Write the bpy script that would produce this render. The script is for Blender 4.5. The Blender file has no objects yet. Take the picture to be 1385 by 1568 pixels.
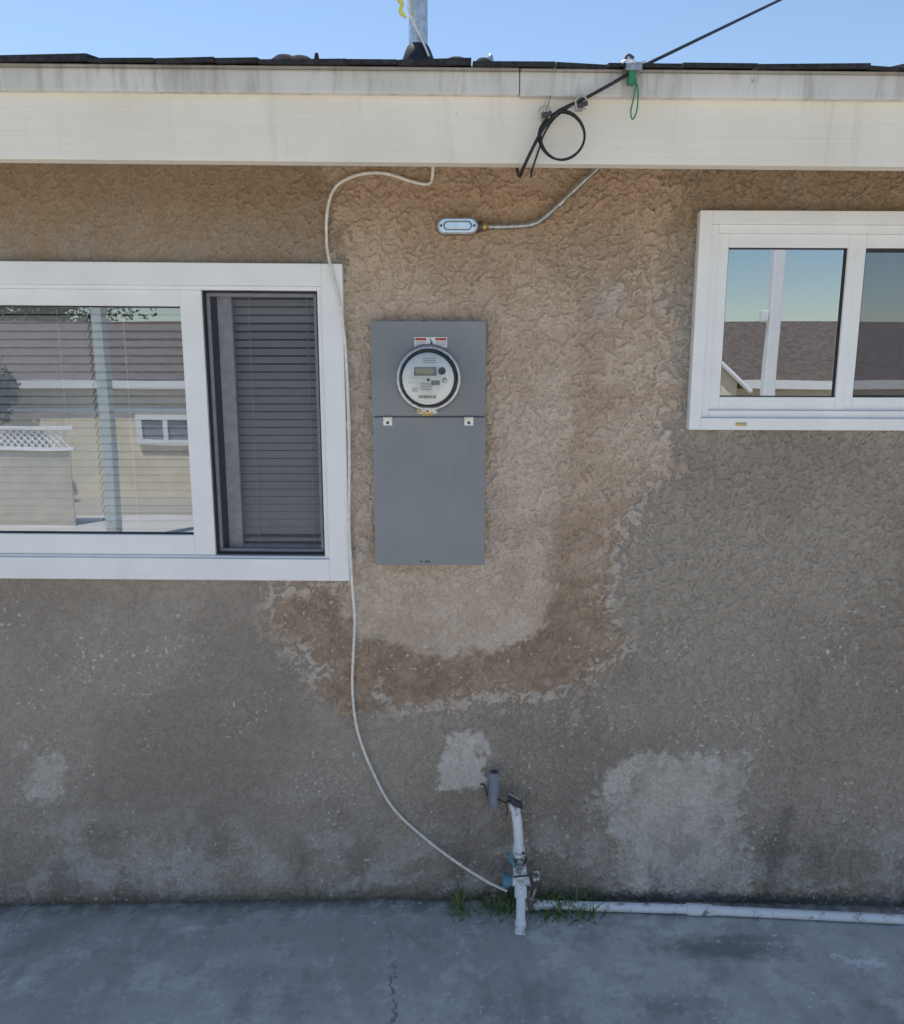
import bpy, math, random, bmesh
import numpy as np
from mathutils import Vector
random.seed(7); np.random.seed(7)
sc=bpy.context.scene
COL=sc.collection

# ------------------------------------------------------------------ numpy noise
_p=np.random.permutation(256); PERM=np.concatenate([_p,_p]).astype(np.int32)
_a=np.random.rand(256)*2*np.pi; GX=np.cos(_a).astype(np.float32); GY=np.sin(_a).astype(np.float32)
def perlin(x,y,seed=0):
    xf=np.floor(x); yf=np.floor(y); xi=xf.astype(np.int32)+seed*37; yi=yf.astype(np.int32)+seed*91
    u=(x-xf).astype(np.float32); v=(y-yf).astype(np.float32)
    def g(ax,ay,du,dv):
        h=PERM[(PERM[(xi+ax)&255]+(yi+ay))&255]; return GX[h]*du+GY[h]*dv
    fu=u*u*u*(u*(u*6-15)+10); fv=v*v*v*(v*(v*6-15)+10)
    a=g(0,0,u,v); b=g(1,0,u-1,v); c=g(0,1,u,v-1); d=g(1,1,u-1,v-1)
    return (a+(b-a)*fu)*(1-fv)+(c+(d-c)*fu)*fv
def fbm(x,y,s,o=3,r=.55,seed=0,sy=None):
    sy=sy or s; t=0; amp=1; n=0; X=x*s+17.3; Y=y*sy+5.7
    for i in range(o):
        t=t+amp*perlin(X,Y,seed+i); n+=amp*.6; amp*=r; X=X*2.03+3.1; Y=Y*2.03+1.7
    return .5+.5*t/n*1.05
def ss(a,b,v):
    t=np.clip((v-a)/(b-a),0,1); return t*t*(3-2*t)
def lerp(a,b,t):
    a=np.asarray(a,np.float32); b=np.asarray(b,np.float32); t=np.asarray(t,np.float32)
    return a+(b-a)*t[...,None]
def sdpoly(X,Z,P):
    P=np.array(P,dtype=np.float32); n_=len(P); d=np.full(X.shape,1e9,np.float32); s=np.ones(X.shape,np.float32)
    for i in range(n_):
        j=(i-1)%n_; ex,ez=P[j]-P[i]; wx=X-P[i,0]; wz=Z-P[i,1]
        t=np.clip((wx*ex+wz*ez)/(ex*ex+ez*ez),0,1); d=np.minimum(d,(wx-ex*t)**2+(wz-ez*t)**2)
        c1=Z>=P[i,1]; c2=Z<P[j,1]; c3=ex*wz>ez*wx
        fl=(c1&c2&c3)|(~c1&~c2&~c3); s[fl]*=-1
    return s*np.sqrt(d)
def grid_object(name,co,q,col,mat,parent=None):
    me=bpy.data.meshes.new(name); me.vertices.add(len(co)); me.vertices.foreach_set('co',co.astype(np.float32).ravel())
    me.loops.add(q.size); me.loops.foreach_set('vertex_index',q.ravel()); me.polygons.add(len(q))
    me.polygons.foreach_set('loop_start',np.arange(0,q.size,4,dtype=np.int32)); me.polygons.foreach_set('loop_total',np.full(len(q),4,np.int32))
    me.polygons.foreach_set('use_smooth',np.ones(len(q),bool)); me.update(calc_edges=True)
    at=me.attributes.new('tone','FLOAT_COLOR','POINT'); c4=np.ones((len(co),4),np.float32); c4[:,:3]=np.clip(col,0,.85); at.data.foreach_set('color',c4.ravel())
    me.materials.append(mat); o=bpy.data.objects.new(name,me); COL.objects.link(o)
    if parent: o.parent=parent
    return o

# ------------------------------------------------------------------ shader helpers
class NT:
    def __init__(s,name):
        s.m=bpy.data.materials.new(name); s.m.use_nodes=True
        s.t=s.m.node_tree; s.b=s.t.nodes['Principled BSDF']; s.o=s.t.nodes['Material Output']
        s.tc=s.t.nodes.new('ShaderNodeTexCoord').outputs['Object']
    def put(s,sock,v):
        if hasattr(v,'is_linked'): s.t.links.new(v,sock)
        elif isinstance(v,(tuple,list)) and len(v)==3 and sock.type=='RGBA': sock.default_value=(*v,1)
        else: sock.default_value=v
    def new(s,k): return s.t.nodes.new(k)
    def map(s,sc=(1,1,1),loc=(0,0,0),vec=None):
        n=s.new('ShaderNodeMapping'); s.put(n.inputs[0],vec or s.tc); n.inputs['Scale'].default_value=sc; n.inputs['Location'].default_value=loc
        return n.outputs[0]
    def noise(s,scale,detail=3,rough=.55,dist=0,vec=None):
        n=s.new('ShaderNodeTexNoise'); s.put(n.inputs['Vector'],vec or s.tc)
        n.inputs['Scale'].default_value=scale; n.inputs['Detail'].default_value=detail
        n.inputs['Roughness'].default_value=rough; n.inputs['Distortion'].default_value=dist
        return n.outputs[0]
    def mr(s,v,a,b,c=0,d=1,smooth=True):
        n=s.new('ShaderNodeMapRange'); n.interpolation_type='SMOOTHSTEP' if smooth else 'LINEAR'
        s.put(n.inputs[0],v)
        for i,x in zip((1,2,3,4),(a,b,c,d)): s.put(n.inputs[i],x)
        return n.outputs[0]
    def ma(s,op,a,b=0.0):
        n=s.new('ShaderNodeMath'); n.operation=op; s.put(n.inputs[0],a); s.put(n.inputs[1],b); return n.outputs[0]
    def mix(s,f,a,b,mode='MIX'):
        n=s.new('ShaderNodeMix'); n.data_type='RGBA'; n.blend_type=mode
        s.put(n.inputs[0],f); s.put(n.inputs[6],a); s.put(n.inputs[7],b); return n.outputs[2]
    def tone(s):
        n=s.new('ShaderNodeAttribute'); n.attribute_name='tone'; return n.outputs['Color']
    def bump(s,h,strength=1,dist=.001):
        n=s.new('ShaderNodeBump'); n.inputs['Strength'].default_value=strength; n.inputs['Distance'].default_value=dist
        s.put(n.inputs['Height'],h); s.t.links.new(n.outputs[0],s.b.inputs['Normal'])
    def col(s,v): s.put(s.b.inputs['Base Color'],v)
    def rough(s,v): s.put(s.b.inputs['Roughness'],v)
    def metal(s,v): s.put(s.b.inputs['Metallic'],v)

def simple(name,c,r=.5,metal=0,var=.12,nscale=40,bump=.0):
    n=NT(name); a=n.noise(nscale,3,.6)
    d=tuple(x*(1-var) for x in c); e=tuple(min(1,x*(1+var)) for x in c)
    n.col(n.mix(n.mr(a,.3,.7),d,e)); n.rough(r); n.metal(metal)
    if bump: n.bump(n.noise(nscale*6,3),1,bump)
    return n.m

# ------------------------------------------------------------------ mesh builder
class MB:
    def __init__(s): s.v=[]; s.f=[]; s.mi=[]; s.sm=[]; s.mats=[]
    def mat(s,m):
        if m not in s.mats: s.mats.append(m)
        return s.mats.index(m)
    def add(s,vs,fs,m,smooth=False):
        o=len(s.v); s.v+= [tuple(v) for v in vs]; i=s.mat(m)
        for f in fs: s.f.append([o+k for k in f]); s.mi.append(i); s.sm.append(smooth)
    def box(s,x0,x1,y0,y1,z0,z1,m,tf=None):
        vs=[(x,y,z) for x in(x0,x1) for y in(y0,y1) for z in(z0,z1)]
        if tf: vs=[tf(v) for v in vs]
        s.add(vs,[(0,1,3,2),(4,6,7,5),(0,4,5,1),(2,3,7,6),(0,2,6,4),(1,5,7,3)],m)
    def ring(s,o,i,y0,y1,m,tf=None):
        s.box(o[0],i[0],y0,y1,o[2],o[3],m,tf); s.box(i[1],o[1],y0,y1,o[2],o[3],m,tf)
        s.box(i[0],i[1],y0,y1,i[3],o[3],m,tf); s.box(i[0],i[1],y0,y1,o[2],i[2],m,tf)
    def quad(s,vs,m): s.add(vs,[tuple(range(len(vs)))],m)
    def tube(s,pts,r,m,seg=12,cap=True,sub=0):
        pts=[Vector(p) for p in pts]
        rs=list(r) if isinstance(r,(list,tuple)) else [r]*len(pts)
        if sub:
            P=[pts[0]]+pts+[pts[-1]]; q=[];rr=[]
            for i in range(1,len(P)-2):
                for k in range(sub):
                    t=k/sub; a,b,c,d=P[i-1],P[i],P[i+1],P[i+2]
                    q.append(.5*((2*b)+(c-a)*t+(2*a-5*b+4*c-d)*t*t+(3*b-a-3*c+d)*t**3))
                    rr.append(rs[i-1]*(1-t)+rs[i]*t)
            q.append(pts[-1]); rr.append(rs[-1]); pts=q; rs=rr
        n=len(pts); T=[(pts[min(i+1,n-1)]-pts[max(i-1,0)]).normalized() for i in range(n)]
        u=T[0].orthogonal().normalized(); vs=[]
        for i in range(n):
            if i: u=(T[i-1].rotation_difference(T[i])@u); u=(u-T[i]*u.dot(T[i])).normalized()
            w=T[i].cross(u)
            for k in range(seg):
                a=2*math.pi*k/seg; vs.append(pts[i]+(u*math.cos(a)+w*math.sin(a))*rs[i])
        fs=[(i*seg+k,i*seg+(k+1)%seg,(i+1)*seg+(k+1)%seg,(i+1)*seg+k) for i in range(n-1) for k in range(seg)]
        s.add(vs,fs,m,True)
        if cap:
            s.add(vs[:seg][::-1],[tuple(range(seg))],m); s.add(vs[-seg:],[tuple(range(seg))],m)
    def lathe(s,c,prof,m,seg=48,axis='Y'):
        vs=[]
        for r,d in prof:
            for k in range(seg):
                a=2*math.pi*k/seg
                if axis=='Y': vs.append((c[0]+r*math.cos(a),c[1]-d,c[2]+r*math.sin(a)))
                elif axis=='Z': vs.append((c[0]+r*math.cos(a),c[1]+r*math.sin(a),c[2]+d))
                else: vs.append((c[0]+d,c[1]+r*math.cos(a),c[2]+r*math.sin(a)))
        n=len(prof)
        fs=[(i*seg+k,i*seg+(k+1)%seg,(i+1)*seg+(k+1)%seg,(i+1)*seg+k) for i in range(n-1) for k in range(seg)]
        s.add(vs,fs,m,True)
    def obj(s,name,parent=None,bevel=0):
        me=bpy.data.meshes.new(name); me.from_pydata(s.v,[],s.f)
        for m in s.mats: me.materials.append(m)
        me.polygons.foreach_set('material_index',s.mi); me.polygons.foreach_set('use_smooth',s.sm)
        me.update()
        b=bmesh.new(); b.from_mesh(me); bmesh.ops.recalc_face_normals(b,faces=b.faces); b.to_mesh(me); b.free()
        o=bpy.data.objects.new(name,me); COL.objects.link(o)
        if parent: o.parent=parent
        if bevel:
            md=o.modifiers.new('bevel','BEVEL'); md.width=bevel; md.segments=2; md.limit_method='ANGLE'; md.angle_limit=math.radians(50)
        return o
def empty(name):
    e=bpy.data.objects.new(name,None); COL.objects.link(e); return e

# ------------------------------------------------------------------ materials
M={}
M['vinyl']=simple('white_vinyl',(.88,.875,.86),.35,0,.03,8)
M['trackgrey']=simple('screen_frame_grey',(.25,.25,.27),.5)
M['stile']=simple('shaded_sash_grey',(.50,.50,.52),.5)
M['black']=simple('black_rubber',(.015,.015,.016),.5,0,.3)
M['silver']=simple('galvanised_metal',(.60,.61,.62),.34,.85,.2,120)
M['conduit']=simple('emt_conduit',(.42,.41,.39),.35,.85,.25,80)
M['chrome']=simple('bright_metal',(.72,.74,.77),.2,1,.08,60)
M['brass']=simple('brass',(.55,.40,.18),.35,.9,.2,150)
M['white']=simple('white_plastic',(.90,.90,.87),.4,0,.03)
M['red']=simple('label_red',(.55,.05,.04),.5)
M['lcd']=simple('lcd_glass',(.42,.40,.28),.25)
M['ink']=simple('printed_ink',(.06,.06,.07),.6)
M['cable']=simple('white_cable_jacket',(.80,.77,.70),.5,0,.12,60)
M['green']=simple('green_wire',(.03,.22,.11),.45)
M['yellow']=simple('yellow_tape',(.75,.70,.12),.6)
M['pvcgrey']=simple('grey_pvc',(.22,.25,.30),.5,0,.15,60)
M['teal']=simple('blue_green_cap',(.12,.25,.32),.45)
M['slat']=simple('slat_white',(.82,.80,.82),.5,0,.04)
M['shingle']=simple('asphalt_shingle',(.035,.035,.04),.95,0,.5,90,.003)
M['cream']=simple('cream_paint',(.76,.67,.50),.8,0,.08,6)
M['cream2']=simple('tan_block',(.50,.45,.35),.85,0,.1,6)
M['nroof']=simple('brown_shingle',(.16,.125,.105),.9,0,.3,14)
M['wood']=simple('weathered_wood',(.18,.12,.08),.8,0,.3,20)
M['interior']=simple('interior_paint',(.16,.15,.14),.9)
M['sage']=simple('sage_paint',(.50,.55,.51),.6)

n=NT('dirty_pvc'); a=n.noise(26,5,.65)
n.col(n.mix(n.mr(a,.52,.68),(.82,.84,.85),(.32,.30,.27))); n.rough(.45); n.bump(n.noise(150,2),.6,.001); M['pvc']=n.m
n=NT('grey_powder_coat'); a=n.noise(5,3,.6)
streak=n.noise(1,4,.6,0,n.map((60,60,3)))
c=n.mix(n.mr(a,.3,.7),(.228,.240,.250),(.262,.274,.284)); c=n.mix(n.mr(streak,.55,.8,0,.22),c,(.31,.32,.33))
n.col(c); n.rough(.42); n.bump(n.noise(900,1),.25,.0006); M['boxgrey']=n.m
n=NT('painted_wood')
st=n.noise(1,4,.65,.3,n.map((22,22,2.2))); grain=n.noise(1,4,.65,.8,n.map((2.2,60,75)))
c=n.mix(n.mr(n.noise(3,3),.3,.7),(.81,.74,.62),(.88,.82,.70))
c=n.mix(n.mr(st,.55,.80,0,.30),c,(.56,.51,.43))
fl=n.noise(16,6,.8); c=n.mix(n.mr(fl,.68,.72,0,.55),c,(.36,.32,.27))
n.col(c); n.rough(.6); n.bump(n.ma('ADD',grain,n.ma('MULTIPLY',st,.5)),.6,.0028); M['fascia']=n.m
n=NT('painted_trim_weathered')
st=n.noise(1,5,.65,.3,n.map((30,30,5)))
c=n.mix(n.mr(n.noise(5,3),.3,.7),(.62,.60,.55),(.76,.73,.68))
c=n.mix(n.mr(st,.45,.72,0,.65),c,(.36,.335,.30)); fl=n.noise(22,6,.75); c=n.mix(n.mr(fl,.64,.70,0,.8),c,(.24,.20,.16))
n.col(c); n.rough(.7); n.bump(st,.7,.003); M['trim']=n.m

def glass(name,refl,tint,wav=.0003):
    n=NT(name); t=n.t
    tr=n.new('ShaderNodeBsdfTransparent'); tr.inputs[0].default_value=(*tint,1)
    gl=n.new('ShaderNodeBsdfGlossy'); gl.inputs['Roughness'].default_value=.003; gl.inputs[0].default_value=(.90,.95,1,1)
    if wav:
        b=n.new('ShaderNodeBump'); b.inputs['Distance'].default_value=wav; b.inputs['Strength'].default_value=.5
        n.put(b.inputs['Height'],n.noise(4,0)); t.links.new(b.outputs[0],gl.inputs['Normal'])
    fr=n.new('ShaderNodeFresnel'); fr.inputs[0].default_value=1.5
    mx=n.new('ShaderNodeMixShader'); n.put(mx.inputs[0],n.ma('ADD',fr.outputs[0],refl))
    t.links.new(tr.outputs[0],mx.inputs[1]); t.links.new(gl.outputs[0],mx.inputs[2]); t.links.new(mx.outputs[0],n.o.inputs[0])
    return n.m
M['glass']=glass('window_glass',.33,(.90,.93,.93),.0007)
M['glass2']=glass('window_glass_coated',.42,(.8,.84,.84),.0005)
M['clear']=glass('clear_glass',.0,(.97,.98,.98),0)
n=NT('insect_screen'); tr=n.new('ShaderNodeBsdfTransparent'); di=n.new('ShaderNodeBsdfDiffuse'); di.inputs[0].default_value=(.12,.12,.14,1)
mx=n.new('ShaderNodeMixShader'); mx.inputs[0].default_value=.34
n.t.links.new(tr.outputs[0],mx.inputs[1]); n.t.links.new(di.outputs[0],mx.inputs[2]); n.t.links.new(mx.outputs[0],n.o.inputs[0]); M['screen']=n.m

n=NT('stucco'); g=n.noise(330,2,.7); c=n.mix(n.mr(g,.36,.60,.18,0),n.tone(),(.11,.085,.065)); c=n.mix(n.mr(g,.60,.74,0,.18),c,(.94,.87,.78))
n.col(c); n.rough(.93); n.put(n.b.inputs['Specular IOR Level'],.2); n.bump(g,1,.0020); M['stucco']=n.m
n=NT('concrete'); g=n.noise(300,3,.75); c=n.mix(n.mr(g,.36,.60,.14,0),n.tone(),(.16,.16,.16)); n.col(c); n.rough(.75); n.bump(g,1,.0012); M['concrete']=n.m
M['concrete_far']=simple('sunlit_concrete',(.66,.62,.56),.85,0,.08,2)
n=NT('dry_soil'); n.col(n.mix(n.noise(.6,3),(.34,.30,.24),(.48,.44,.37))); n.rough(.95); M['soil']=n.m
n=NT('grass_blade'); n.col(n.mix(n.mr(n.noise(30,1),.35,.65),(.06,.13,.035),(.23,.27,.11))); n.rough(.6); M['grass']=n.m
n=NT('leaf'); n.col(n.mix(n.mr(n.noise(3,1),.35,.65),(.04,.075,.04),(.10,.14,.07))); n.rough(.6); M['leaf']=n.m

# ------------------------------------------------------------------ HOUSE
house=empty('stucco_house')
LWO=(-1.58,-.287,1.012,1.868); RWO=(.640,1.49,1.436,2.000)
holes=[(-1.545,-.325,1.05,1.83),(.665,1.465,1.462,1.975)]
PA=[(-.324,2.3),(.538,2.3),(.55,2.056),(.580,1.709),(.598,1.359),(.528,1.323),(.488,1.176),(.443,.929),(.495,.792),(.393,.722),(.300,.662),(.091,.641),(-.1,.621),(-.253,.621),(-.366,.662),(-.439,.772),(-.501,.870),(-.524,.977),(-.468,1.006),(-.301,1.006),(-.280,1.877)]
PB=[(-.29,1.743),(-.16,1.811),(.117,1.811),(.330,1.607),(.319,1.359),(.278,1.176),(.270,.987),(.267,.870),(.164,.821),(.052,.788),(-.080,.792),(-.193,.821),(-.267,.861),(-.295,.987)]
PP1=[(-.014,.539),(.082,.539),(.089,.372),(-.040,.361)]
PP2=[(.478,.467),(.863,.487),(.915,.0),(.555,.0),(.415,.319)]
PP2i=[(.577,.425),(.762,.404),(.800,.102),(.592,.080),(.526,.233)]
PP3=[(-1.271,.467),(-1.165,.456),(-1.187,.330),(-1.276,.319)]
PD=[(.27,2.0),(.44,2.02),(.50,1.85),(.42,1.72),(.28,1.80)]
def stucco_wall():
    st=.0027
    xs=np.concatenate([np.arange(-5.5,-1.5,.04),np.arange(-1.5,1.55,st),np.arange(1.55,5.51,.04)]); xs[-1]=5.5
    zs=np.arange(-.06,2.20,st)
    for (a,b,c_,d_) in holes:
        for v_ in(a,b): xs[np.argmin(abs(xs-v_))]=v_
        for v_ in(c_,d_): zs[np.argmin(abs(zs-v_))]=v_
    nx,nz=len(xs),len(zs); X,Z=np.meshgrid(xs,zs); X=X.ravel().astype(np.float32); Z=Z.ravel().astype(np.float32)
    wx=fbm(X,Z,30,2,.5,3)-.5; wz=fbm(X,Z,30,2,.5,9)-.5
    h1=fbm(X+wx*.035,Z+wz*.035,38,4,.66,11,33); h2=fbm(X+wz*.012,Z+wx*.012,85,3,.6,21)
    w1=fbm(X,Z,9,3,.6,31); w2=fbm(X,Z,48,3,.65,41); warp=(w1-.5)*.16+(w2-.5)*.10
    ramp=ss(.475,.53,h1)*(1-.6*ss(.53,.70,h1)); chips=ss(.52,.60,h2)
    sA=sdpoly(X,Z,PA); mA=1-ss(-.028,.028,sA+warp*1.1)
    def msk(P,soft,wm): return 1-ss(-soft,soft,sdpoly(X,Z,P)+warp*wm)
    mB=msk(PB,.022,.55); m1=msk(PP1,.014,.7); m2=msk(PP2,.025,1.0); m2i=msk(PP2i,.018,.45); m3=msk(PP3,.03,1.0); mD=msk(PD,.03,1.0)
    calm=.50+.50*ss(-.35,.25,X+(w1-.5)*.6+ .35*ss(1.2,1.9,Z)); calm=np.maximum(calm,mA*.95)
    smooth=1-.92*np.maximum(m2i,.8*m1)-.35*mB*ss(1.1,.9,Z)
    rel=(ramp*.0050+chips*.0021)*calm*smooth
    rel=rel+fbm(X,Z,3.5,2,.5,51)*.005+(fbm(X,Z,150,2,.7,61)-.5)*.0038*np.clip(smooth,.3,1)
    tro=fbm(X+w1*.1,Z+.6*X,9,4,.65,65,30); rel=rel+m2i*(tro-.5)*.007+m2*.004+m1*.0025
    co=np.stack([X,-rel+.005,Z],1)
    def v3(a,b,t,lo=.35,hi=.65): return lerp(a,b,ss(lo,hi,t))
    big=fbm(X,Z,1.6,4,.6,71)
    c=v3((.385,.335,.278),(.465,.408,.342),big)
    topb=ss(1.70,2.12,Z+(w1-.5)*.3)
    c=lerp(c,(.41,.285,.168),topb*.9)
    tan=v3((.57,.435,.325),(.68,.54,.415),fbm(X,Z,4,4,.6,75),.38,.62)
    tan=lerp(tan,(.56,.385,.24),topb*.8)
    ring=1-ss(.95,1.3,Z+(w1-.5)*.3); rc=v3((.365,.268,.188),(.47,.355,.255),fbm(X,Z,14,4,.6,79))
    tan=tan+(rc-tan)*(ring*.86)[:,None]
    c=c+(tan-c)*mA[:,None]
    c=lerp(c,(.46,.345,.255),mD*mA*.55)
    cb=v3((.645,.515,.40),(.75,.62,.50),fbm(X,Z,6,4,.6,83)); c=c+(cb-c)*(mB*(.45+.5*ss(1.7,1.2,Z)))[:,None]
    edge=1-ss(.01,.06,np.abs(sA+warp*.9)); lump=ss(.47,.53,h1)
    c=lerp(c,(.74,.65,.55),edge*lump*(.15+.55*ss(2.0,1.5,Z))*(.3+.7*ss(.4,.6,w1)))
    run=ss(.12,.03,np.abs(X-.50+.15*(w1-.5)))*ss(1.95,1.8,Z)*ss(1.1,1.25,Z); c=lerp(c,(.70,.58,.47),run*lump*.5)
    pale=v3((.66,.62,.55),(.78,.74,.67),fbm(X,Z,9,4,.6,87),.3,.7)
    b12=fbm(X,Z,12,4,.65,91)
    for m_,k in((m1,.9*np.ones_like(X)),(m3,.85*ss(.28,.55,b12)),(m2,.45+.45*ss(.35,.6,b12))): c=c+(pale-c)*(m_*k)[:,None]
    c=lerp(c,(.66,.60,.52),m2i*(.6+.3*ss(.4,.6,tro)))
    c=lerp(c,(.50,.45,.39),m2i*ss(.035,.0,np.abs(tro-.5))*.5)
    lowm=1-ss(.08,.36,Z+(fbm(X,Z,5,4,.6,95)-.5)*.32); salt=ss(.46,.62,fbm(X,Z,6,5,.65,99,9))
    c=lerp(c,(.62,.59,.55),lowm*salt*.65)
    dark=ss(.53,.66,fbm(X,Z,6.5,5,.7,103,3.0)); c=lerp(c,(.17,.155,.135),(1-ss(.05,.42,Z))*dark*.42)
    wsx=(b12-.5)*.10+(w2-.5)*.06; wsz=(w1-.5)*.16
    for (cx,cz,rx,rz,k) in((.99,.17,.045,.10,.5),(1.10,.15,.03,.09,.4),(-.70,.20,.035,.09,.3),(-1.05,.19,.09,.05,.35),(-.45,.16,.05,.04,.3)):
        d=np.sqrt(((X+wsx-cx)/rx)**2+((Z+wsz-cz)/rz)**2)+(b12-.5)*1.5; c=lerp(c,(.16,.15,.135),(1-ss(.1,1.5,d))*k)
    for (cx,cz,rx,rz) in((-.93,.12,.10,.10),(-.55,.10,.08,.05),(.42,1.78,.05,.06),(.36,.60,.018,.03)):
        d=np.sqrt(((X-cx)/rx)**2+((Z-cz)/rz)**2)+(b12-.5)*1.8+(w2-.5)*1.2; c=lerp(c,(.68,.64,.59),(1-ss(.2,1.3,d))*.5)
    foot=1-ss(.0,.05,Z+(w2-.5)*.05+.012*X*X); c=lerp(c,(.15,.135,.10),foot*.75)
    fk=ss(.845,.89,fbm(X,Z,75,1,.5,107))*ss(.5,.56,fbm(X,Z,5,2,.5,111))*(1-ss(.9,1.05,Z)); c=lerp(c,(.8,.77,.72),fk*.8)
    c=c*(.87+.16*np.maximum(ramp,chips*.5))[:,None]
    c=c*(1-.08*ss(.55,.4,fbm(X,Z,120,2,.6,115)))[:,None]
    i,j=np.meshgrid(np.arange(nx-1),np.arange(nz-1)); i=i.ravel(); j=j.ravel()
    cx=(xs[i]+xs[i+1])/2; cz=(zs[j]+zs[j+1])/2; keep=np.ones(len(i),bool)
    for (a,b,c_,d_) in holes: keep&=~((cx>a)&(cx<b)&(cz>c_)&(cz<d_))
    i=i[keep]; j=j[keep]; q=np.stack([j*nx+i,j*nx+i+1,(j+1)*nx+i+1,(j+1)*nx+i],1).astype(np.int32)
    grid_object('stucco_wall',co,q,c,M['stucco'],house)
stucco_wall()

b=MB()
S=M['cream']
b.quad([(-5.5,8,-.06),(5.5,8,-.06),(5.5,8,2.25),(-5.5,8,2.25)],S)
for sx in(-5.5,5.5): b.quad([(sx,0,-.06),(sx,8,-.06),(sx,8,2.3),(sx,4,3.28),(sx,0,2.3)],S)
b.obj('outer_walls',house)
b=MB(); b.box(-5.4,5.4,.35,3.2,.0,.02,M['interior']); b.box(-5.4,5.4,3.2,3.25,0,2.2,M['interior']); b.box(-5.4,5.4,.12,3.2,2.18,2.2,M['interior'])
b.obj('room',house)
tf=lambda v:(v[0],v[1],v[2]-.0085*v[0])
b=MB(); b.box(-5.8,5.8,-.30,-.262,2.048,2.2,M['fascia'],tf); b.obj('fascia_board',house,.002)
b=MB(); b.box(-5.8,.1455,-.318,-.262,2.184,2.238,M['trim'],tf); b.box(.147,5.8,-.320,-.262,2.181,2.2365,M['trim'],tf); b.obj('eave_trim',house,.003)
b=MB(); b.box(-5.8,5.8,-.262,.0,2.165,2.185,M['fascia'],tf); b.obj('soffit',house)
b=MB(); R=M['shingle']
def roofz(y): return 2.237+.25*(y+.34)
b.add([(-5.8,-.325,2.276),(5.8,-.325,2.178),(5.8,4,3.30),(-5.8,4,3.32),(-5.8,8.33,2.23),(5.8,8.33,2.20)],[(0,1,2,3),(3,2,5,4)],R)
b.obj('roof_deck',house)
b=MB()
for row in range(3):
    xx=-5.8+row*.12
    while xx<5.8:
        w=random.uniform(.06,.24); y0=-.340+row*.14; lift=random.choice((0,0,.001,.002,.004)) if row==0 else 0
        z0=roofz(y0)-.0085*xx
        z1=roofz(y0)-.0085*(xx+w)+random.uniform(-.002,.003)
        vs=[(xx,y0+random.uniform(-.006,.006),z0-.003),(xx+w,y0+random.uniform(-.006,.006),z1-.003),(xx+w,y0+.17,z1+.036),(xx,y0+.17,z0+.036)]
        tp=[(p[0],p[1],p[2]+.006+lift+random.uniform(0,.003)) for p in vs]
        b.add(vs+tp,[(0,1,2,3),(4,5,6,7),(0,1,5,4),(1,2,6,5),(2,3,7,6),(3,0,4,7)],R); xx+=w+random.uniform(0,.004)
b.obj('shingles',house)
def slats(b,x0,x1,z0,z1,y,m,tilt=62,sp=.0222):
    z_=z1
    while z_>z0:
        a=math.radians(tilt+random.uniform(-1.5,1.5)); hw=.0125; pts=[]
        for k in(-1,0,1): pts.append((y+k*hw*math.cos(a)+.0012*(1-abs(k)),z_+k*hw*math.sin(a)))
        vs=[(x0,p[0],p[1]) for p in pts]+[(x1,p[0],p[1]) for p in pts]
        b.add(vs,[(0,1,4,3),(1,2,5,4)],m,True); z_-=sp
kl=.0078; tl=lambda v:(v[0],v[1],v[2]-kl*(v[0]+.287))
win=empty('sliding_window_wide'); win.parent=house
V=M['vinyl']
b=MB()
b.ring(LWO,(-1.525,-.343,1.074,1.811),-.022,.03,V,tl)
b.ring((-1.525,-.343,1.074,1.811),(-1.50,-.356,1.080,1.800),-.013,.11,V,tl)
b.ring((-1.50,-.664,1.080,1.800),(-1.455,-.722,1.137,1.758),-.006,.04,V,tl)
b.obj('frame',win,.0018)
b=MB(); b.ring((-1.456,-.721,1.136,1.759),(-1.452,-.725,1.140,1.755),.006,.02,M['black'],tl)
b.ring((-.663,-.357,1.081,1.799),(-.6585,-.3615,1.0855,1.7955),.004,.03,M['black'],tl); b.obj('gaskets',win)  # ring at the screen opening: shade of the gap put in as black
b=MB(); b.ring((-.6585,-.3615,1.0855,1.7955),(-.649,-.371,1.095,1.786),.016,.026,M['trackgrey'],tl); b.obj('screen_frame',win,.001)
b=MB(); b.quad([tl(p) for p in[(-.650,.021,1.094),(-.370,.021,1.094),(-.370,.021,1.787),(-.650,.021,1.787)]],M['screen']); b.obj('insect_screen',win)
b=MB(); b.box(-.638,-.600,.045,.07,1.082,1.798,M['stile'],tl); b.box(-.600,-.357,.045,.07,1.082,1.100,M['stile'],tl); b.box(-.662,-.638,.066,.07,1.082,1.798,M['ink'],tl); b.obj('sliding_sash',win,.001)  # dark strip at the left stands in for shade in the sash gap
b=MB(); b.quad([tl(p) for p in[(-1.46,.014,1.13),(-.715,.014,1.13),(-.715,.014,1.765),(-1.46,.014,1.765)]],M['glass'])
b.quad([tl(p) for p in[(-.600,.058,1.10),(-.357,.058,1.10),(-.357,.058,1.798),(-.600,.058,1.798)]],M['clear']); b.obj('panes',win)
b=MB(); slats(b,-1.50,-1.005,1.095,1.80,.070,M['slat'],50); slats(b,-1.0,-.67,1.095,1.80,.070,M['slat'],40); slats(b,-.615,-.345,1.118,1.80,.092,M['slat'],47)
b.box(-.615,-.345,.082,.102,1.104,1.114,M['slat'])
for xx in(-1.35,-1.08,-.9): b.tube([(xx,.055,1.09),(xx,.055,1.80)],.0012,M['slat'],5)
for xx in(-.56,-.40): b.tube([(xx,.077,1.09),(xx,.077,1.80)],.0012,M['slat'],5)
b.obj('blinds',win)
tr_=lambda v:(v[0],v[1],v[2]-.004*(v[0]-.64))
win2=empty('sliding_window_small'); win2.parent=house
b=MB()
b.ring(RWO,(.672,1.458,1.468,1.967),-.026,.03,V,tr_)
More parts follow.
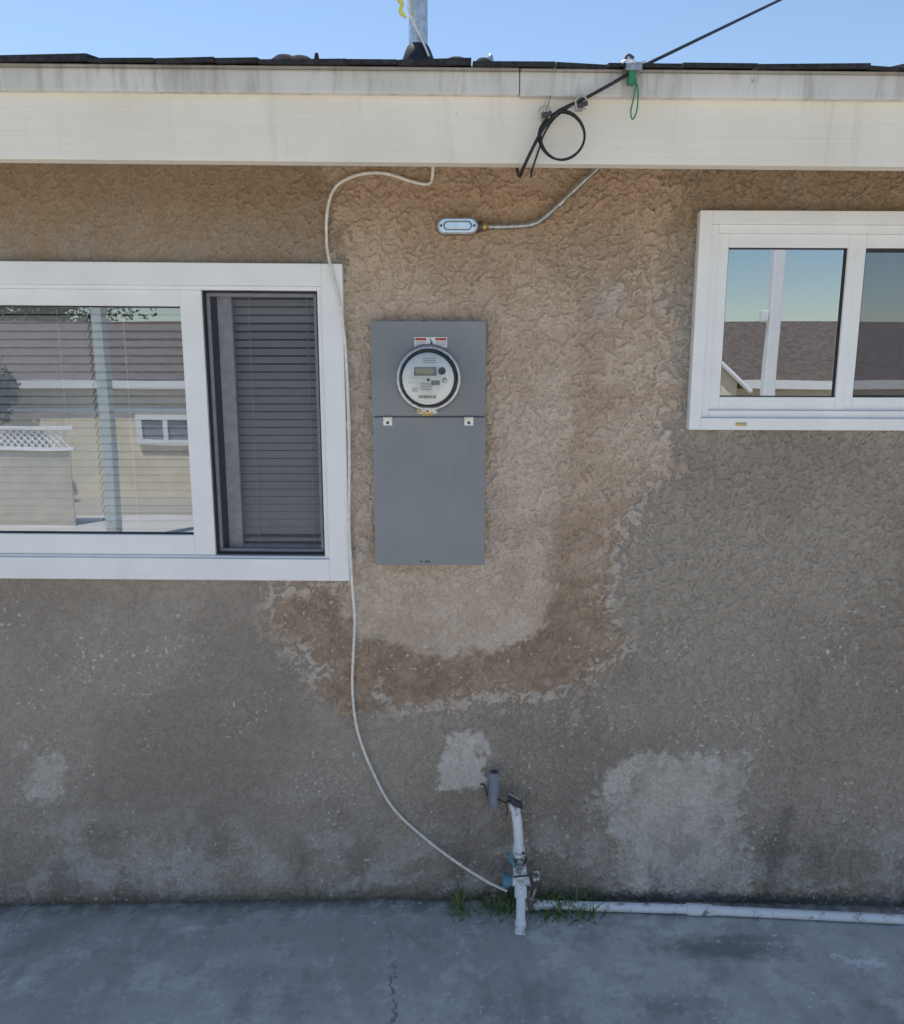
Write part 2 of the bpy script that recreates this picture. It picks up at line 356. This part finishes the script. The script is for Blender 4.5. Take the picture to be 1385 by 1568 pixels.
b.ring((.672,1.458,1.468,1.967),(.694,1.436,1.488,1.946),-.014,.08,V,tr_)
b.ring((.694,1.062,1.488,1.946),(.726,1.040,1.524,1.912),-.004,.03,V,tr_)
b.ring((1.062,1.436,1.488,1.946),(1.088,1.405,1.524,1.912),-.001,.045,V,tr_)
b.box(.765,.795,-.030,-.026,1.4475,1.4555,M['brass'],tr_)
b.obj('frame',win2,.0018)
b=MB(); b.ring((.725,1.041,1.523,1.913),(.729,1.037,1.527,1.909),.004,.016,M['black'],tr_); b.ring((1.087,1.406,1.523,1.913),(1.092,1.401,1.528,1.908),.006,.02,M['black'],tr_); b.obj('gaskets',win2)
b=MB(); b.quad([tr_(p) for p in[(.72,.010,1.52),(1.045,.010,1.52),(1.045,.010,1.915),(.72,.010,1.915)]],M['glass2'])
b.quad([tr_(p) for p in[(1.08,.03,1.52),(1.41,.03,1.52),(1.41,.03,1.915),(1.08,.03,1.915)]],M['glass2']); b.obj('panes',win2)
b=MB(); b.quad([tr_(p) for p in[(1.085,.012,1.52),(1.408,.012,1.52),(1.408,.012,1.915),(1.085,.012,1.915)]],M['screen']); b.obj('insect_screen',win2)

# ------------------------------------------------------------------ METER PANEL
panel=empty('electric_meter_panel'); G=M['boxgrey']
b=MB(); b.box(-.209,.087,-.030,.01,1.066,1.718,G)
b.box(-.2145,.0895,-.036,-.030,1.4735,1.7215,G); b.obj('enclosure',panel,.0015)
b=MB(); b.box(-.2125,.0905,-.041,-.0335,1.063,1.4705,G); b.box(-.2125,.0905,-.0335,-.030,1.063,1.0665,G); b.obj('door',panel,.0018)
b=MB()
for cx in(-.172,.045):
    b.box(cx-.012,cx+.012,-.0445,-.036,1.449,1.4715,M['white']); b.box(cx-.010,cx+.010,-.0475,-.0445,1.4615,1.4695,M['chrome'])
    b.lathe((cx,-.0445,1.456),[(.0,.004),(.0035,.0035),(.004,0)],M['ink'],12)
b.obj('latches',panel,.0006)
b=MB(); b.box(-.092,-.040,-.042,-.036,1.480,1.496,M['silver']); b.box(-.078,-.052,-.056,-.042,1.476,1.500,M['brass']); b.lathe((-.0645,-.056,1.488),[(0,.006),(.008,.005),(.0095,0)],M['brass'],20)
b.lathe((-.0645,-.062,1.488),[(0,.0008),(.003,.0)],M['ink'],12); b.box(-.0935,-.084,-.046,-.042,1.482,1.494,M['brass']); b.obj('hasp_lock',panel,.0008)
b=MB(); b.box(-.099,-.013,-.0368,-.036,1.654,1.680,M['white'])
for x0,x1 in((-.097,-.068),(-.044,-.015)): b.box(x0,x1,-.0373,-.0368,1.672,1.678,M['red'])
for k in range(4):
    b.box(-.096,-.070,-.0373,-.0368,1.668-k*.0032,1.6690-k*.0032,M['trackgrey']); b.box(-.043,-.016,-.0373,-.0368,1.668-k*.0032,1.6690-k*.0032,M['red'] if k==3 else M['trackgrey'])
b.tube([(-.060,-.0373,1.659),(-.052,-.0373,1.670),(-.052,-.0373,1.660),(-.058,-.0373,1.676)],.0012,M['ink'],5); b.obj('warning_label',panel)
b=MB()
for xx in(-.085,-.072,-.064): b.lathe((xx,-.041,1.0735),[(0,.0012),(.0028,.001),(.003,0)],M['ink'],10)
b.obj('door_screws',panel)
mc=(-.0615,-.036,1.573)
b=MB(); b.lathe(mc,[(.090,0),(.090,.003),(.084,.006)],G,64)
b.lathe(mc,[(.0835,0),(.0850,.004),(.0850,.020),(.0830,.023),(.077,.0235),(.0735,.020),(.0735,0)],M['silver'],64)
b.box(-.080,-.045,-.062,-.036,1.486,1.497,M['silver']); b.obj('socket_ring',panel)
b=MB(); b.lathe(mc,[(.0730,.0),(.0730,.020),(.0700,.022),(.0700,.045),(.0,.045)],M['ink'],64)
b.lathe(mc,[(.0665,.045),(.0665,.068),(.0640,.0702),(.0,.0702)],M['white'],64); b.obj('meter_body',panel)
b=MB(); y0=mc[1]-.0702; X0,Z0=mc[0],mc[2]
def pl(x0,x1,z0,z1,m,th=.0007): b.box(X0+x0,X0+x1,y0-th,y0,Z0+z0,Z0+z1,m)
pl(-.036,.022,.008,.030,M['trackgrey']); b.box(X0-.031,X0+.014,y0-.0012,y0-.0007,Z0+.012,Z0+.026,M['lcd'])
b.lathe((X0+.036,y0,Z0+.020),[(0,.004),(.008,.004),(.0095,.003),(.0095,0)],M['ink'],24)
b.lathe((X0+.043,y0,Z0-.004),[(0,.003),(.006,.003),(.007,0)],M['silver'],20)
for k in range(3): b.box(X0-.012,X0+.020,y0-.0007,y0,Z0+.040+k*.005,Z0+.0415+k*.005,M['trackgrey'])
pl(-.050,-.030,-.012,.004,M['silver']); pl(.008,.030,-.016,-.004,M['trackgrey'])
for k in range(5): pl(-.020+.0,.016-k*.002,-.012-k*.0042,-.0104-k*.0042,M['trackgrey'])
xx=-.024
while xx<.020:
    w=random.choice((.0006,.001,.0016)); pl(xx,xx+w,-.050,-.042,M['ink']); xx+=w+random.choice((.0008,.0014))
for k in range(3): pl(-.042,-.026,-.024-k*.004,-.0226-k*.004,M['trackgrey'])
pl(-.003,.004,-.006,.001,M['ink']); b.obj('meter_face',panel)
b=MB(); b.lathe(mc,[(.0722,.018),(.0718,.066),(.0700,.075),(.064,.080),(.045,.0825),(.0,.0835)],M['clear'],64); b.obj('meter_glass',panel)

# ------------------------------------------------------------------ CONDUIT
cd=empty('electrical_conduit')
b=MB()
def pill(cx,cz,L,r,y0,y1,m):
    pts=[]
    for k in range(13): a=math.pi/2+math.pi*k/12; pts.append((cx-L/2+r*math.cos(a),cz+r*math.sin(a)))
    for k in range(13): a=-math.pi/2+math.pi*k/12; pts.append((cx+L/2+r*math.cos(a),cz+r*math.sin(a)))
    n_=len(pts); vs=[(p[0],y0,p[1]) for p in pts]+[(p[0],y1,p[1]) for p in pts]
    b.add(vs,[tuple(range(n_)),tuple(range(2*n_-1,n_-1,-1))]+[(k,(k+1)%n_,n_+(k+1)%n_,n_+k) for k in range(n_)],m)
pill(.0145,1.9605,.066,.0200,-.034,-.001,M['conduit']); pill(.0145,1.9605,.064,.0165,-.0365,-.034,M['chrome']); pill(.0145,1.9605,.052,.0115,-.0385,-.0365,M['trackgrey']); pill(.0145,1.9605,.050,.0085,-.0405,-.0385,M['chrome'])
for xx in(-.028,.057): b.lathe((xx,-.0365,1.9605),[(0,.002),(.003,.0015),(.0035,0)],M['ink'],10)
b.obj('conduit_body',cd,.0012)
b=MB(); b.lathe((.066,-.018,1.961),[(.0,0),(.0125,0),(.0125,.008),(.010,.009),(.010,.013),(.0135,.014),(.0135,.022),(.0105,.023),(.0105,.03),(.0,.031)],M['brass'],8,'X'); b.lathe((.066,-.018,1.961),[(.0135,.0),(.0135,.010)],M['ink'],16,'X'); b.obj('connector',cd)
b=MB(); b.tube([(.092,-.018,1.961),(.13,-.018,1.961),(.19,-.018,1.964),(.218,-.018,1.971),(.244,-.018,1.989),(.280,-.020,2.021),(.33,-.024,2.066),(.378,-.028,2.109),(.44,-.035,2.166)],.0078,M['conduit'],14,sub=6)
b.tube([(.272,-.020,2.013),(.288,-.021,2.028)],.0100,M['conduit'],14); b.tube([(.286,-.012,2.008),(.272,-.026,2.022)],.002,M['silver'],6); b.obj('conduit_pipe',cd)

# ------------------------------------------------------------------ WHITE CABLE
cp=[(-48,2180),(-48,2116),(-51,2081),(-63,2066),(-105,2073),(-172,2092),(-239,2089),(-298,2061),(-322,2005),(-327,1924),(-316,1859),(-297,1776),(-284,1675),(-279,1537),(-279,1361),(-284,1179),(-281,1029),(-277,895),(-283,797),(-288,678),(-276,557),(-236,433),(-180,317),(-103,232),(-5,161),(94,108),(163,80)]
b=MB(); pts=[]
for X_,Z_ in cp:
    y_=-.012
    if 1000<Z_<1900: y_=-.0265
    if Z_<200: y_=-.014-.06*(200-Z_)/120
    if Z_>2100: y_=-.03
    pts.append((X_/1000,y_,Z_/1000))
b.tube(pts,.0040,M['cable'],10,sub=8); b.tube([(-.279,-.022,1.458),(-.279,-.022,1.440)],.0060,M['cable'],8)
b.obj('coaxial_cable')

# ------------------------------------------------------------------ SERVICE DROP
oh=empty('overhead_cable'); b=MB()
at=Vector((.408,-.335,2.234)); dr=Vector((.485,.535,.352)); end=at+dr*13
b.tube([end,at+dr*9,at+dr*5,at+dr*2,at+dr,at],[.0045,.0045,.0042,.004,.0038,.0038],M['black'],8)
b.tube([at,(.36,-.337,2.208),(.292,-.338,2.172),(.245,-.335,2.152),(.222,-.333,2.139),(.195,-.330,2.106),(.172,-.328,2.064),(.158,-.318,2.036),(.15,-.27,2.03),(.15,-.10,2.15)],.0036,M['black'],8,sub=6)
b.tube([(.26,-.333,2.158),(.222,-.328,2.132),(.200,-.326,2.10),(.19,-.324,2.07),(.178,-.314,2.034),(.18,-.25,2.03)],.0022,M['black'],8,sub=6)
b.obj('drop_wire',oh)
b=MB()
for k,(rx,rz,oy) in enumerate(((.050,.047,-.326),(.048,.049,-.331))):
    b.tube([(.238+k*.002+rx*math.cos(t),oy+.003*math.sin(3*t),2.096+rz*math.sin(t)) for t in [2*math.pi*i/40 for i in range(41)]],.0024,M['black'],8)
b.obj('cable_coil',oh)
b=MB(); b.box(.368,.402,-.352,-.324,2.220,2.234,M['conduit']); b.box(.376,.390,-.346,-.322,2.198,2.222,M['green'])
b.tube([(.36,-.345,2.236),(.375,-.35,2.242),(.39,-.348,2.234),(.41,-.34,2.240)],.003,M['silver'],8,sub=3)
b.tube([(.365,-.345,2.240),(.372,-.35,2.25),(.384,-.35,2.243)],.003,M['ink'],8,sub=3)
b.tube([(.386,-.332,2.215),(.398,-.334,2.19),(.399,-.332,2.15),(.391,-.330,2.129),(.386,-.330,2.145),(.392,-.332,2.18),(.394,-.333,2.21)],.0017,M['green'],6,sub=5)
b.obj('wedge_clamp',oh,.001)
b=MB()
for cx,cz in((.201,2.140),(.278,2.160)):
    b.box(cx-.007,cx+.007,-.325,-.30,cz-.007,cz+.006,M['conduit'])
    b.tube([(cx-.010,-.335,cz-.012),(cx-.013,-.34,cz+.004),(cx-.003,-.345,cz+.012),(cx+.010,-.34,cz+.006),(cx+.008,-.33,cz-.012)],.0021,M['conduit'],8,sub=4)
    b.tube([(cx-.006,-.334,cz-.004),(cx+.012,-.342,cz-.002)],.005,M['ink'],8)
b.tube([(.205,-.305,2.150),(.212,-.33,2.175),(.200,-.325,2.160),(.196,-.31,2.115)],.0014,M['conduit'],6,sub=4)
b.tube([(.19,-.31,2.11),(.186,-.306,2.07),(.184,-.302,2.045)],.0010,M['silver'],6,sub=3)
b.obj('hooks',oh,.001)
up=MB(); up.tube([(end.x,end.y,-.1),(end.x,end.y,8)],[.16,.12],M['wood'],16); up.box(end.x-1,end.x+1,end.y-.06,end.y+.06,7.3,7.42,M['wood']); up.obj('utility_pole')

# ------------------------------------------------------------------ MAST + roof bits
ms=empty('vent_pipe'); b=MB(); my=-.25; mx_=-.075
b.tube([(mx_,my,2.24),(mx_+.001,my,3.1)],.0212,M['silver'],24); b.obj('pipe',ms)
b=MB(); b.lathe((mx_,my,2.262),[(.038,0),(.036,.012),(.030,.028),(.025,.038),(.0222,.042)],M['black'],24,'Z'); b.lathe((mx_,my,2.258),[(.05,.0),(.038,.006)],R,24,'Z'); b.obj('flashing_boot',ms)
b=MB(); b.tube([(mx_-.026,my-.025,3.0),(mx_-.025,my-.026,2.5),(mx_-.022,my-.03,2.40),(mx_-.018,my-.03,2.36),(mx_-.004,my-.03,2.33),(mx_+.012,my-.03,2.30),(mx_+.025,my-.035,2.27)],.0025,M['cable'],6,sub=5); b.tube([(mx_-.036,my-.030,2.405),(mx_-.040,my-.03,2.388),(mx_-.033,my-.032,2.375),(mx_-.037,my-.03,2.362),(mx_-.025,my-.03,2.35)],[.003,.006,.004,.005,.003],M['yellow'],6,sub=3); b.obj('antenna_wire',ms)
rv=empty('roof_debris'); b=MB()
for (x_,y_,r_,h_,m_) in((-.37,-.26,.030,.020,R),(-.335,-.26,.03,.018,R),(-.30,-.26,.006,.029,M['black']),(.085,-.26,.008,.028,M['silver']),(.07,-.26,.02,.019,R),(.01,-.26,.03,.018,R)):
    b.lathe((x_,y_,roofz(y_)-.0085*x_),[(r_*1.15,0),(r_,h_*.5),(r_*.7,h_*.85),(r_*.25,h_),(0,h_)],m_,14,'Z')
b.obj('lumps',rv)

# ------------------------------------------------------------------ PIPES AT BASE
def gz(x_): return -.012*min(abs(x_),1.5)**2
st=empty('conduit_stub'); b=MB()
b.tube([(.123,-.036,.333),(.1225,-.036,.441)],.0145,M['pvcgrey'],24); b.tube([(.1225,-.036,.4405),(.1225,-.036,.4415)],.011,M['ink'],20)  # dark disc on the end paints the shade inside the open pipe
b.tube([(.105,-.03,.36),(.095,-.012,.385),(.085,0,.38)],.0022,M['black'],6,sub=4); b.tube([(.135,-.045,.36),(.155,-.05,.352),(.170,-.045,.355),(.185,-.03,.345)],.002,M['black'],6,sub=4); b.obj('pipe',st)
ip=empty('irrigation_standpipe'); b=MB(); P=M['pvc']
b.tube([(.184,-.045,.335),(.190,-.062,.300),(.194,-.070,.255),(.196,-.070,.215)],.0140,P,20,sub=4)
b.tube([(.186,-.05,.325),(.184,-.04,.342)],.0175,P,20); b.tube([(.195,-.070,.222),(.196,-.070,.196)],.0180,P,20)
b.tube([(.196,-.070,.20),(.200,-.072,.15),(.202,-.080,.115)],[.015,.015,.014],P,20)
b.tube([(.199,-.071,.162),(.2005,-.074,.128)],.020,P,20); b.tube([(.175,-.072,.112),(.236,-.072,.117)],.015,P,20)
b.tube([(.202,-.078,.118),(.201,-.105,.060),(.198,-.135,.018)],[.0138,.0135,.0135],P,20); b.tube([(.1985,-.130,.026),(.197,-.150,-.004)],.0162,P,20)
b.tube([(.202,-.082,.105),(.2015,-.096,.075)],.0182,P,20)
b.obj('pvc_riser',ip)
b=MB(); b.tube([(.172,-.035,.372),(.182,-.05,.352),(.196,-.052,.346),(.204,-.045,.330)],[.006,.011,.010,.005],M['ink'],10,sub=4); b.tube([(.166,-.05,.38),(.20,-.055,.362)],.003,M['conduit'],8)
for x_,z_ in((.165,.37),(.205,.36),(.190,.37),(.158,.35)):
    p_=[(x_,-.05,z_)]
    for k in range(4): p_.append((p_[-1][0]+random.uniform(-.008,.008),-.05+random.uniform(-.01,.01),p_[-1][2]-random.uniform(.008,.018)))
    b.tube(p_,.0014,M['wood'] if random.random()<.5 else M['black'],6,sub=4)
b.lathe((.197,-.086,.185),[(0,.010),(.010,.010),(.012,0)],M['conduit'],8); b.tube([(.164,-.085,.208),(.178,-.085,.180),(.186,-.085,.17)],[.006,.009,.005],M['teal'],10)
b.tube([(.205,-.085,.215),(.216,-.088,.195),(.203,-.086,.17)],.004,M['ink'],8,sub=3); b.tube([(.178,-.088,.213),(.214,-.090,.206)],.0034,M['silver'],8)
b.tube([(.180,-.092,.190),(.216,-.092,.188)],.0022,M['ink'],6)
b.lathe((.197,-.09,.158),[(0,.006),(.006,.006),(.007,0)],M['chrome'],6)
b.lathe((.232,-.072,.119),[(.0,.0),(.014,0),(.014,.012),(.009,.016),(.009,.026),(0,.027)],M['conduit'],8,'X'); b.tube([(.228,-.09,.148),(.238,-.094,.10)],.005,M['ink'],8); b.tube([(.226,-.07,.10),(.244,-.075,.085),(.234,-.08,.055)],.006,M['conduit'],8,sub=3)
b.tube([(.226,-.07,.085),(.234,-.07,.02)],.009,M['conduit'],10); b.tube([(.178,-.10,.145),(.224,-.10,.150)],.0026,M['ink'],6); b.tube([(.240,-.085,.150),(.252,-.085,.150),(.256,-.085,.130)],.003,M['silver'],6,sub=3)
b.lathe((.148,-.072,.113),[(0,0),(.017,0),(.021,.004),(.021,.015),(.016,.021),(.016,.030),(0,.030)],M['teal'],12,'X'); b.obj('valve_fittings',ip,.0008)
b=MB()
b.tube([(.200,-.060,.016),(.25,-.047,.015),(.716,-.064,.012),(1.337,-.087,-.004),(3.2,-.14,-.010)],.0135,P,16)
b.tube([(.700,-.0635,.0125),(.745,-.065,.0115)],.0172,P,16); b.tube([(.735,-.065,.012),(.775,-.066,.011)],.0158,P,16); b.tube([(.245,-.047,.015),(.262,-.048,.015)],.0175,P,16)
b.obj('ground_water_pipe')

# ------------------------------------------------------------------ WEEDS
b=MB()
def blade(x_,y_,z_,h,dx,dy,w):
    vs=[];a=random.uniform(-.5,.5); cx,cy=math.cos(a)*w,math.sin(a)*w
    for k in range(5):
        t=k/4; px=x_+dx*t**1.6; py=y_+dy*t**1.6; pz=z_+h*(t-.35*t*t*(abs(dx)+abs(dy))/h); ww=(1-t)**.7
        vs+=[(px-cx*ww,py-cy*ww,pz),(px+cx*ww,py+cy*ww,pz)]
    b.add(vs,[(2*k,2*k+1,2*k+3,2*k+2) for k in range(4)],M['grass'])
for _ in range(560):
    c_=random.choice(((.14,.05),(.16,.03),(.27,.03),(.30,.03),(.37,.04),(.42,.03),(.02,.015),(.25,.07),(.34,.03),(.31,.02)))
    x_=random.gauss(c_[0],c_[1]); y_=-abs(random.gauss(.035,.03))-.006; tall=random.random()<.22; h=random.uniform(.06,.125) if tall else random.uniform(.015,.05)
    blade(x_,y_,gz(x_),h,random.gauss(0,.07 if tall else .03),random.gauss(-.02,.02),random.uniform(.0014,.0034))
for _ in range(320):
    x_=random.uniform(-1.5,1.5); blade(x_,-random.uniform(.004,.016),gz(x_),random.uniform(.005,.015),random.gauss(0,.006),random.gauss(-.004,.004),.0010)
b.obj('weeds')
b=MB()
for _ in range(60):
    x_=random.uniform(-1.2,1.3); y_=-abs(random.gauss(.0,.12))-.01; r=random.uniform(.001,.003); z_=gz(x_)
    vs=[(x_+r*random.uniform(.6,1.2)*a_,y_+r*random.uniform(.6,1.2)*b_,z_+r*c_) for a_,b_,c_ in((1,0,.2),(-1,.1,.2),(0,1,.2),(0,-1,.2),(0,0,1))]
    b.add(vs,[(0,2,4),(2,1,4),(1,3,4),(3,0,4)],M['wood'] if random.random()<.6 else M['cream'])
b.obj('leaf_litter')

# ------------------------------------------------------------------ GROUND
patio=empty('concrete_patio')
def near_patio():
    xs=np.arange(-1.6,1.601,.0035); xs[-1]=1.6; ys=np.arange(-.8,.0501,.0035); ys[0]=-.8
    nx,ny=len(xs),len(ys); X,Y=np.meshgrid(xs,ys); X=X.ravel().astype(np.float32); Y=Y.ravel().astype(np.float32)
    zb=-.012*np.minimum(np.abs(X),1.5)**2
    c=lerp((.46,.455,.435),(.60,.595,.57),ss(.36,.64,fbm(X,Y,1.8,5,.62,3)))
    c=lerp(c,(.74,.73,.70),ss(.50,.70,fbm(X,Y,7,5,.74,13))*.6)
    c=lerp(c,(.28,.28,.27),ss(.53,.68,fbm(X,Y,3.2,6,.74,23))*.5)
    c=lerp(c,(.34,.34,.33),ss(.58,.70,fbm(X,Y,24,4,.7,33))*.35)
    f18=fbm(X,Y,18,5,.7,43)
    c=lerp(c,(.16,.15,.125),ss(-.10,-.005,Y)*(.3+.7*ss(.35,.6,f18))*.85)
    cr=np.abs(X+.142+(Y+.467)*.09+(fbm(X,Y,11,5,.68,53)-.5)*.09); crk=(1-ss(.0010,.0036,cr))*(.40+.60*ss(.4,.55,fbm(X,Y,9,2,.5,63)))
    c=lerp(c,(.10,.10,.10),crk*.7)
    def blob(cx,cy,rx,ry,w,lo,hi):
        d=np.sqrt(((X-cx)/rx)**2+((Y-cy)/ry)**2)+(fbm(X,Y,24,5,.75,73)-.5)*w; return 1-ss(lo,hi,d)
    c=lerp(c,(.15,.15,.15),blob(.76,-.20,.20,.05,1.4,.3,1.4)*.7); c=lerp(c,(.24,.24,.24),blob(.55,-.40,.16,.03,1.6,.3,1.4)*.4); c=lerp(c,(.24,.24,.24),blob(-.5,-.30,.2,.04,1.8,.3,1.4)*.35)
    c=lerp(c,(.24,.24,.24),blob(.86,-.16,.12,.015,1.2,.6,1.2)*.5)
    c=lerp(c,(.85,.85,.85),blob(1.13,-.24,.09,.028,3.6,.45,.6)*.9); c=lerp(c,(.80,.80,.80),blob(-.75,-.12,.04,.02,2,.3,.8)*.6)
    fk=ss(.86,.90,fbm(X,Y,70,1,.5,83))*ss(.48,.56,fbm(X,Y,5,2,.5,93)); c=lerp(c,(.8,.8,.78),fk*.8)
    z=zb+(fbm(X,Y,5,3,.5,103)-.5)*.006+(fbm(X,Y,60,3,.6,113)-.5)*.0022-crk*.004-ss(-.012,.0,Y)*.003
    i,j=np.meshgrid(np.arange(nx-1),np.arange(ny-1)); i=i.ravel(); j=j.ravel()
    q=np.stack([j*nx+i,j*nx+i+1,(j+1)*nx+i+1,(j+1)*nx+i],1).astype(np.int32)
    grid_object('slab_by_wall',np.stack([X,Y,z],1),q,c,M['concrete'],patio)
near_patio()
b=MB(); zc=-.027
def sheet(x0,x1,y0,y1): b.quad([(x0,y0,zc),(x1,y0,zc),(x1,y1,zc),(x0,y1,zc)],M['concrete_far'])
sheet(-1.6,1.6,-1.2,-.8); sheet(-6,-1.6,-1.2,.05); sheet(1.6,6,-1.2,.05); sheet(-6,6,-6.5,-1.2); b.obj('driveway_slab',patio)
b=MB(); b.quad([(-400,-400,-.07),(400,-400,-.07),(400,400,-.07),(-400,400,-.07)],M['soil']); b.obj('ground')

# ------------------------------------------------------------------ NEIGHBOUR SIDE (seen in the glass)
nb=empty('neighbor_house'); b=MB(); C=M['cream']
b.box(-9,9,-13,-8.2,-.1,1.42,C); b.obj('walls',nb)
b=MB(); b.add([(-9.4,-8.05,1.44),(9.4,-8.05,1.44),(9.4,-10.6,2.32),(-9.4,-10.6,2.32),(9.4,-13.2,1.44),(-9.4,-13.2,1.44)],[(0,1,2,3),(3,2,4,5),(1,4,2),(0,3,5)],M['nroof']); b.obj('roof',nb)
b=MB(); b.box(-9.4,9.4,-8.08,-8.04,1.34,1.45,V); b.box(-9.0,9.0,-8.24,-8.17,1.02,1.08,V); b.obj('fascia',nb)
b=MB()
for x0 in(-4.15,5.5):
    b.ring((x0,x0+.8,.60,1.0),(x0+.08,x0+.72,.67,.93),-8.2,-8.14,V); b.box(x0+.08,x0+.72,-8.19,-8.17,.67,.93,M['trackgrey']); b.box(x0+.37,x0+.43,-8.17,-8.14,.67,.93,V)
b.obj('windows',nb)
sh=empty('garden_shed'); b=MB()
b.add([(2.1,-7.0,-.1),(3.3,-7.0,-.1),(3.3,-7.0,1.44),(2.7,-7.0,1.98),(2.1,-7.0,1.44),(2.1,-7.9,-.1),(3.3,-7.9,-.1),(3.3,-7.9,1.44),(2.7,-7.9,1.98),(2.1,-7.9,1.44)],[(0,1,2,3,4),(9,8,7,6,5),(1,6,7,2),(5,0,4,9)],C); b.obj('walls',sh)
b=MB(); b.add([(1.98,-6.92,1.36),(2.7,-6.92,2.02),(3.42,-6.92,1.36),(1.98,-7.98,1.36),(2.7,-7.98,2.02),(3.42,-7.98,1.36)],[(0,1,4,3),(1,2,5,4)],M['nroof'])
for s_ in(-1,1): b.tube([(2.7,-6.92,2.0),(2.7+s_*.74,-6.92,1.33)],.03,V,4)
b.obj('roof',sh); b=MB(); b.box(2.4,3.0,-6.99,-6.96,-.05,1.25,M['sage']); b.box(2.93,2.96,-6.96,-6.93,.55,.65,M['ink']); b.obj('door',sh)
b=MB(); b.box(2.81,2.91,-5.05,-4.95,-.05,3.2,V); b.box(2.74,2.80,-5.04,-4.96,2.0,2.10,V); b.obj('wooden_post',None,.01)
b=MB(); b.box(-3.20,-3.10,-5.06,-4.94,-.05,3.0,M['sage']); b.obj('wooden_post',None,.01)
b=MB()
for k in range(22):
    x0=-5.6+k*.07
    for s_ in(-1,1): b.tube([(x0,-5.9,.80 if s_>0 else .98),(x0+.18,-5.9-.01*s_,.98 if s_>0 else .80)],.009,V,4)
b.box(-5.65,-3.90,-5.93,-5.87,.77,.80,V); b.box(-5.65,-3.90,-5.93,-5.87,.98,1.01,V); b.box(-5.6,-3.95,-5.92,-5.9,-.05,.77,M['cream2']); b.obj('lattice_fence')
def tree(x_,y_,h,r,nl,name):
    b=MB(); b.tube([(x_,y_,-.1),(x_+.05,y_,h*.4),(x_-.03,y_+.05,h*.75)],[.12,.08,.03],M['wood'],10,sub=3)
    for k in range(7):
        a=k*.9; b.tube([(x_,y_,h*(.35+.05*k)),(x_+r*.4*math.cos(a),y_+r*.4*math.sin(a),h*(.55+.04*k)),(x_+r*.75*math.cos(a),y_+r*.75*math.sin(a),h*(.62+.05*k))],[.05,.03,.01],M['wood'],6)
    cl=[(x_+random.gauss(0,r*.45),y_+random.gauss(0,r*.45),h*random.uniform(.5,.95),random.uniform(.25,.5)*r) for _ in range(26)]
    for _ in range(nl):
        c_=random.choice(cl); d=Vector((random.gauss(0,1),random.gauss(0,1),random.gauss(0,1))).normalized()*c_[3]*random.uniform(.4,1)
        p=Vector(c_[:3])+d; u=Vector((random.gauss(0,1),random.gauss(0,1),random.gauss(0,1))).normalized()*.06; w_=u.orthogonal().normalized()*.035
        b.add([p-u,p+w_,p+u,p-w_],[(0,1,2,3)],M['leaf'])
    b.obj(name)
tree(-5.8,-7.3,1.9,.6,3500,'broadleaf_tree'); tree(-8.5,-15,3.4,1.8,5000,'broadleaf_tree')

# ------------------------------------------------------------------ LIGHT
w=bpy.data.worlds.new('World'); sc.world=w; w.use_nodes=True; t=w.node_tree
s=t.nodes.new('ShaderNodeTexSky'); s.sky_type='NISHITA'; s.sun_disc=False
az,el=-32,64
s.sun_elevation=math.radians(el); s.sun_rotation=math.radians(az); s.air_density=1.2; s.dust_density=.25; s.ozone_density=3.0
bg=t.nodes['Background']; bg.inputs[1].default_value=.15; t.links.new(s.outputs[0],bg.inputs[0])
l=bpy.data.lights.new('sun','SUN'); l.energy=5; l.angle=math.radians(.5); l.color=(1,.94,.86)
o=bpy.data.objects.new('sun',l); COL.objects.link(o)
d=Vector((math.sin(math.radians(az))*math.cos(math.radians(el)),math.cos(math.radians(az))*math.cos(math.radians(el)),math.sin(math.radians(el))))
o.rotation_euler=d.to_track_quat('Z','Y').to_euler(); o.location=(0,0,10)
# ------------------------------------------------------------------ CAMERA
c=bpy.data.cameras.new('camera'); c.sensor_fit='VERTICAL'; c.sensor_height=24; c.lens=18.37; c.clip_end=1500; c.clip_start=.05
co=bpy.data.objects.new('camera',c); COL.objects.link(co); co.location=(0,-2.15,1.6); co.rotation_euler=(math.radians(90-10.4),0,0); sc.camera=co
sc.view_settings.view_transform='Standard'; sc.view_settings.look='None'; sc.view_settings.exposure=0
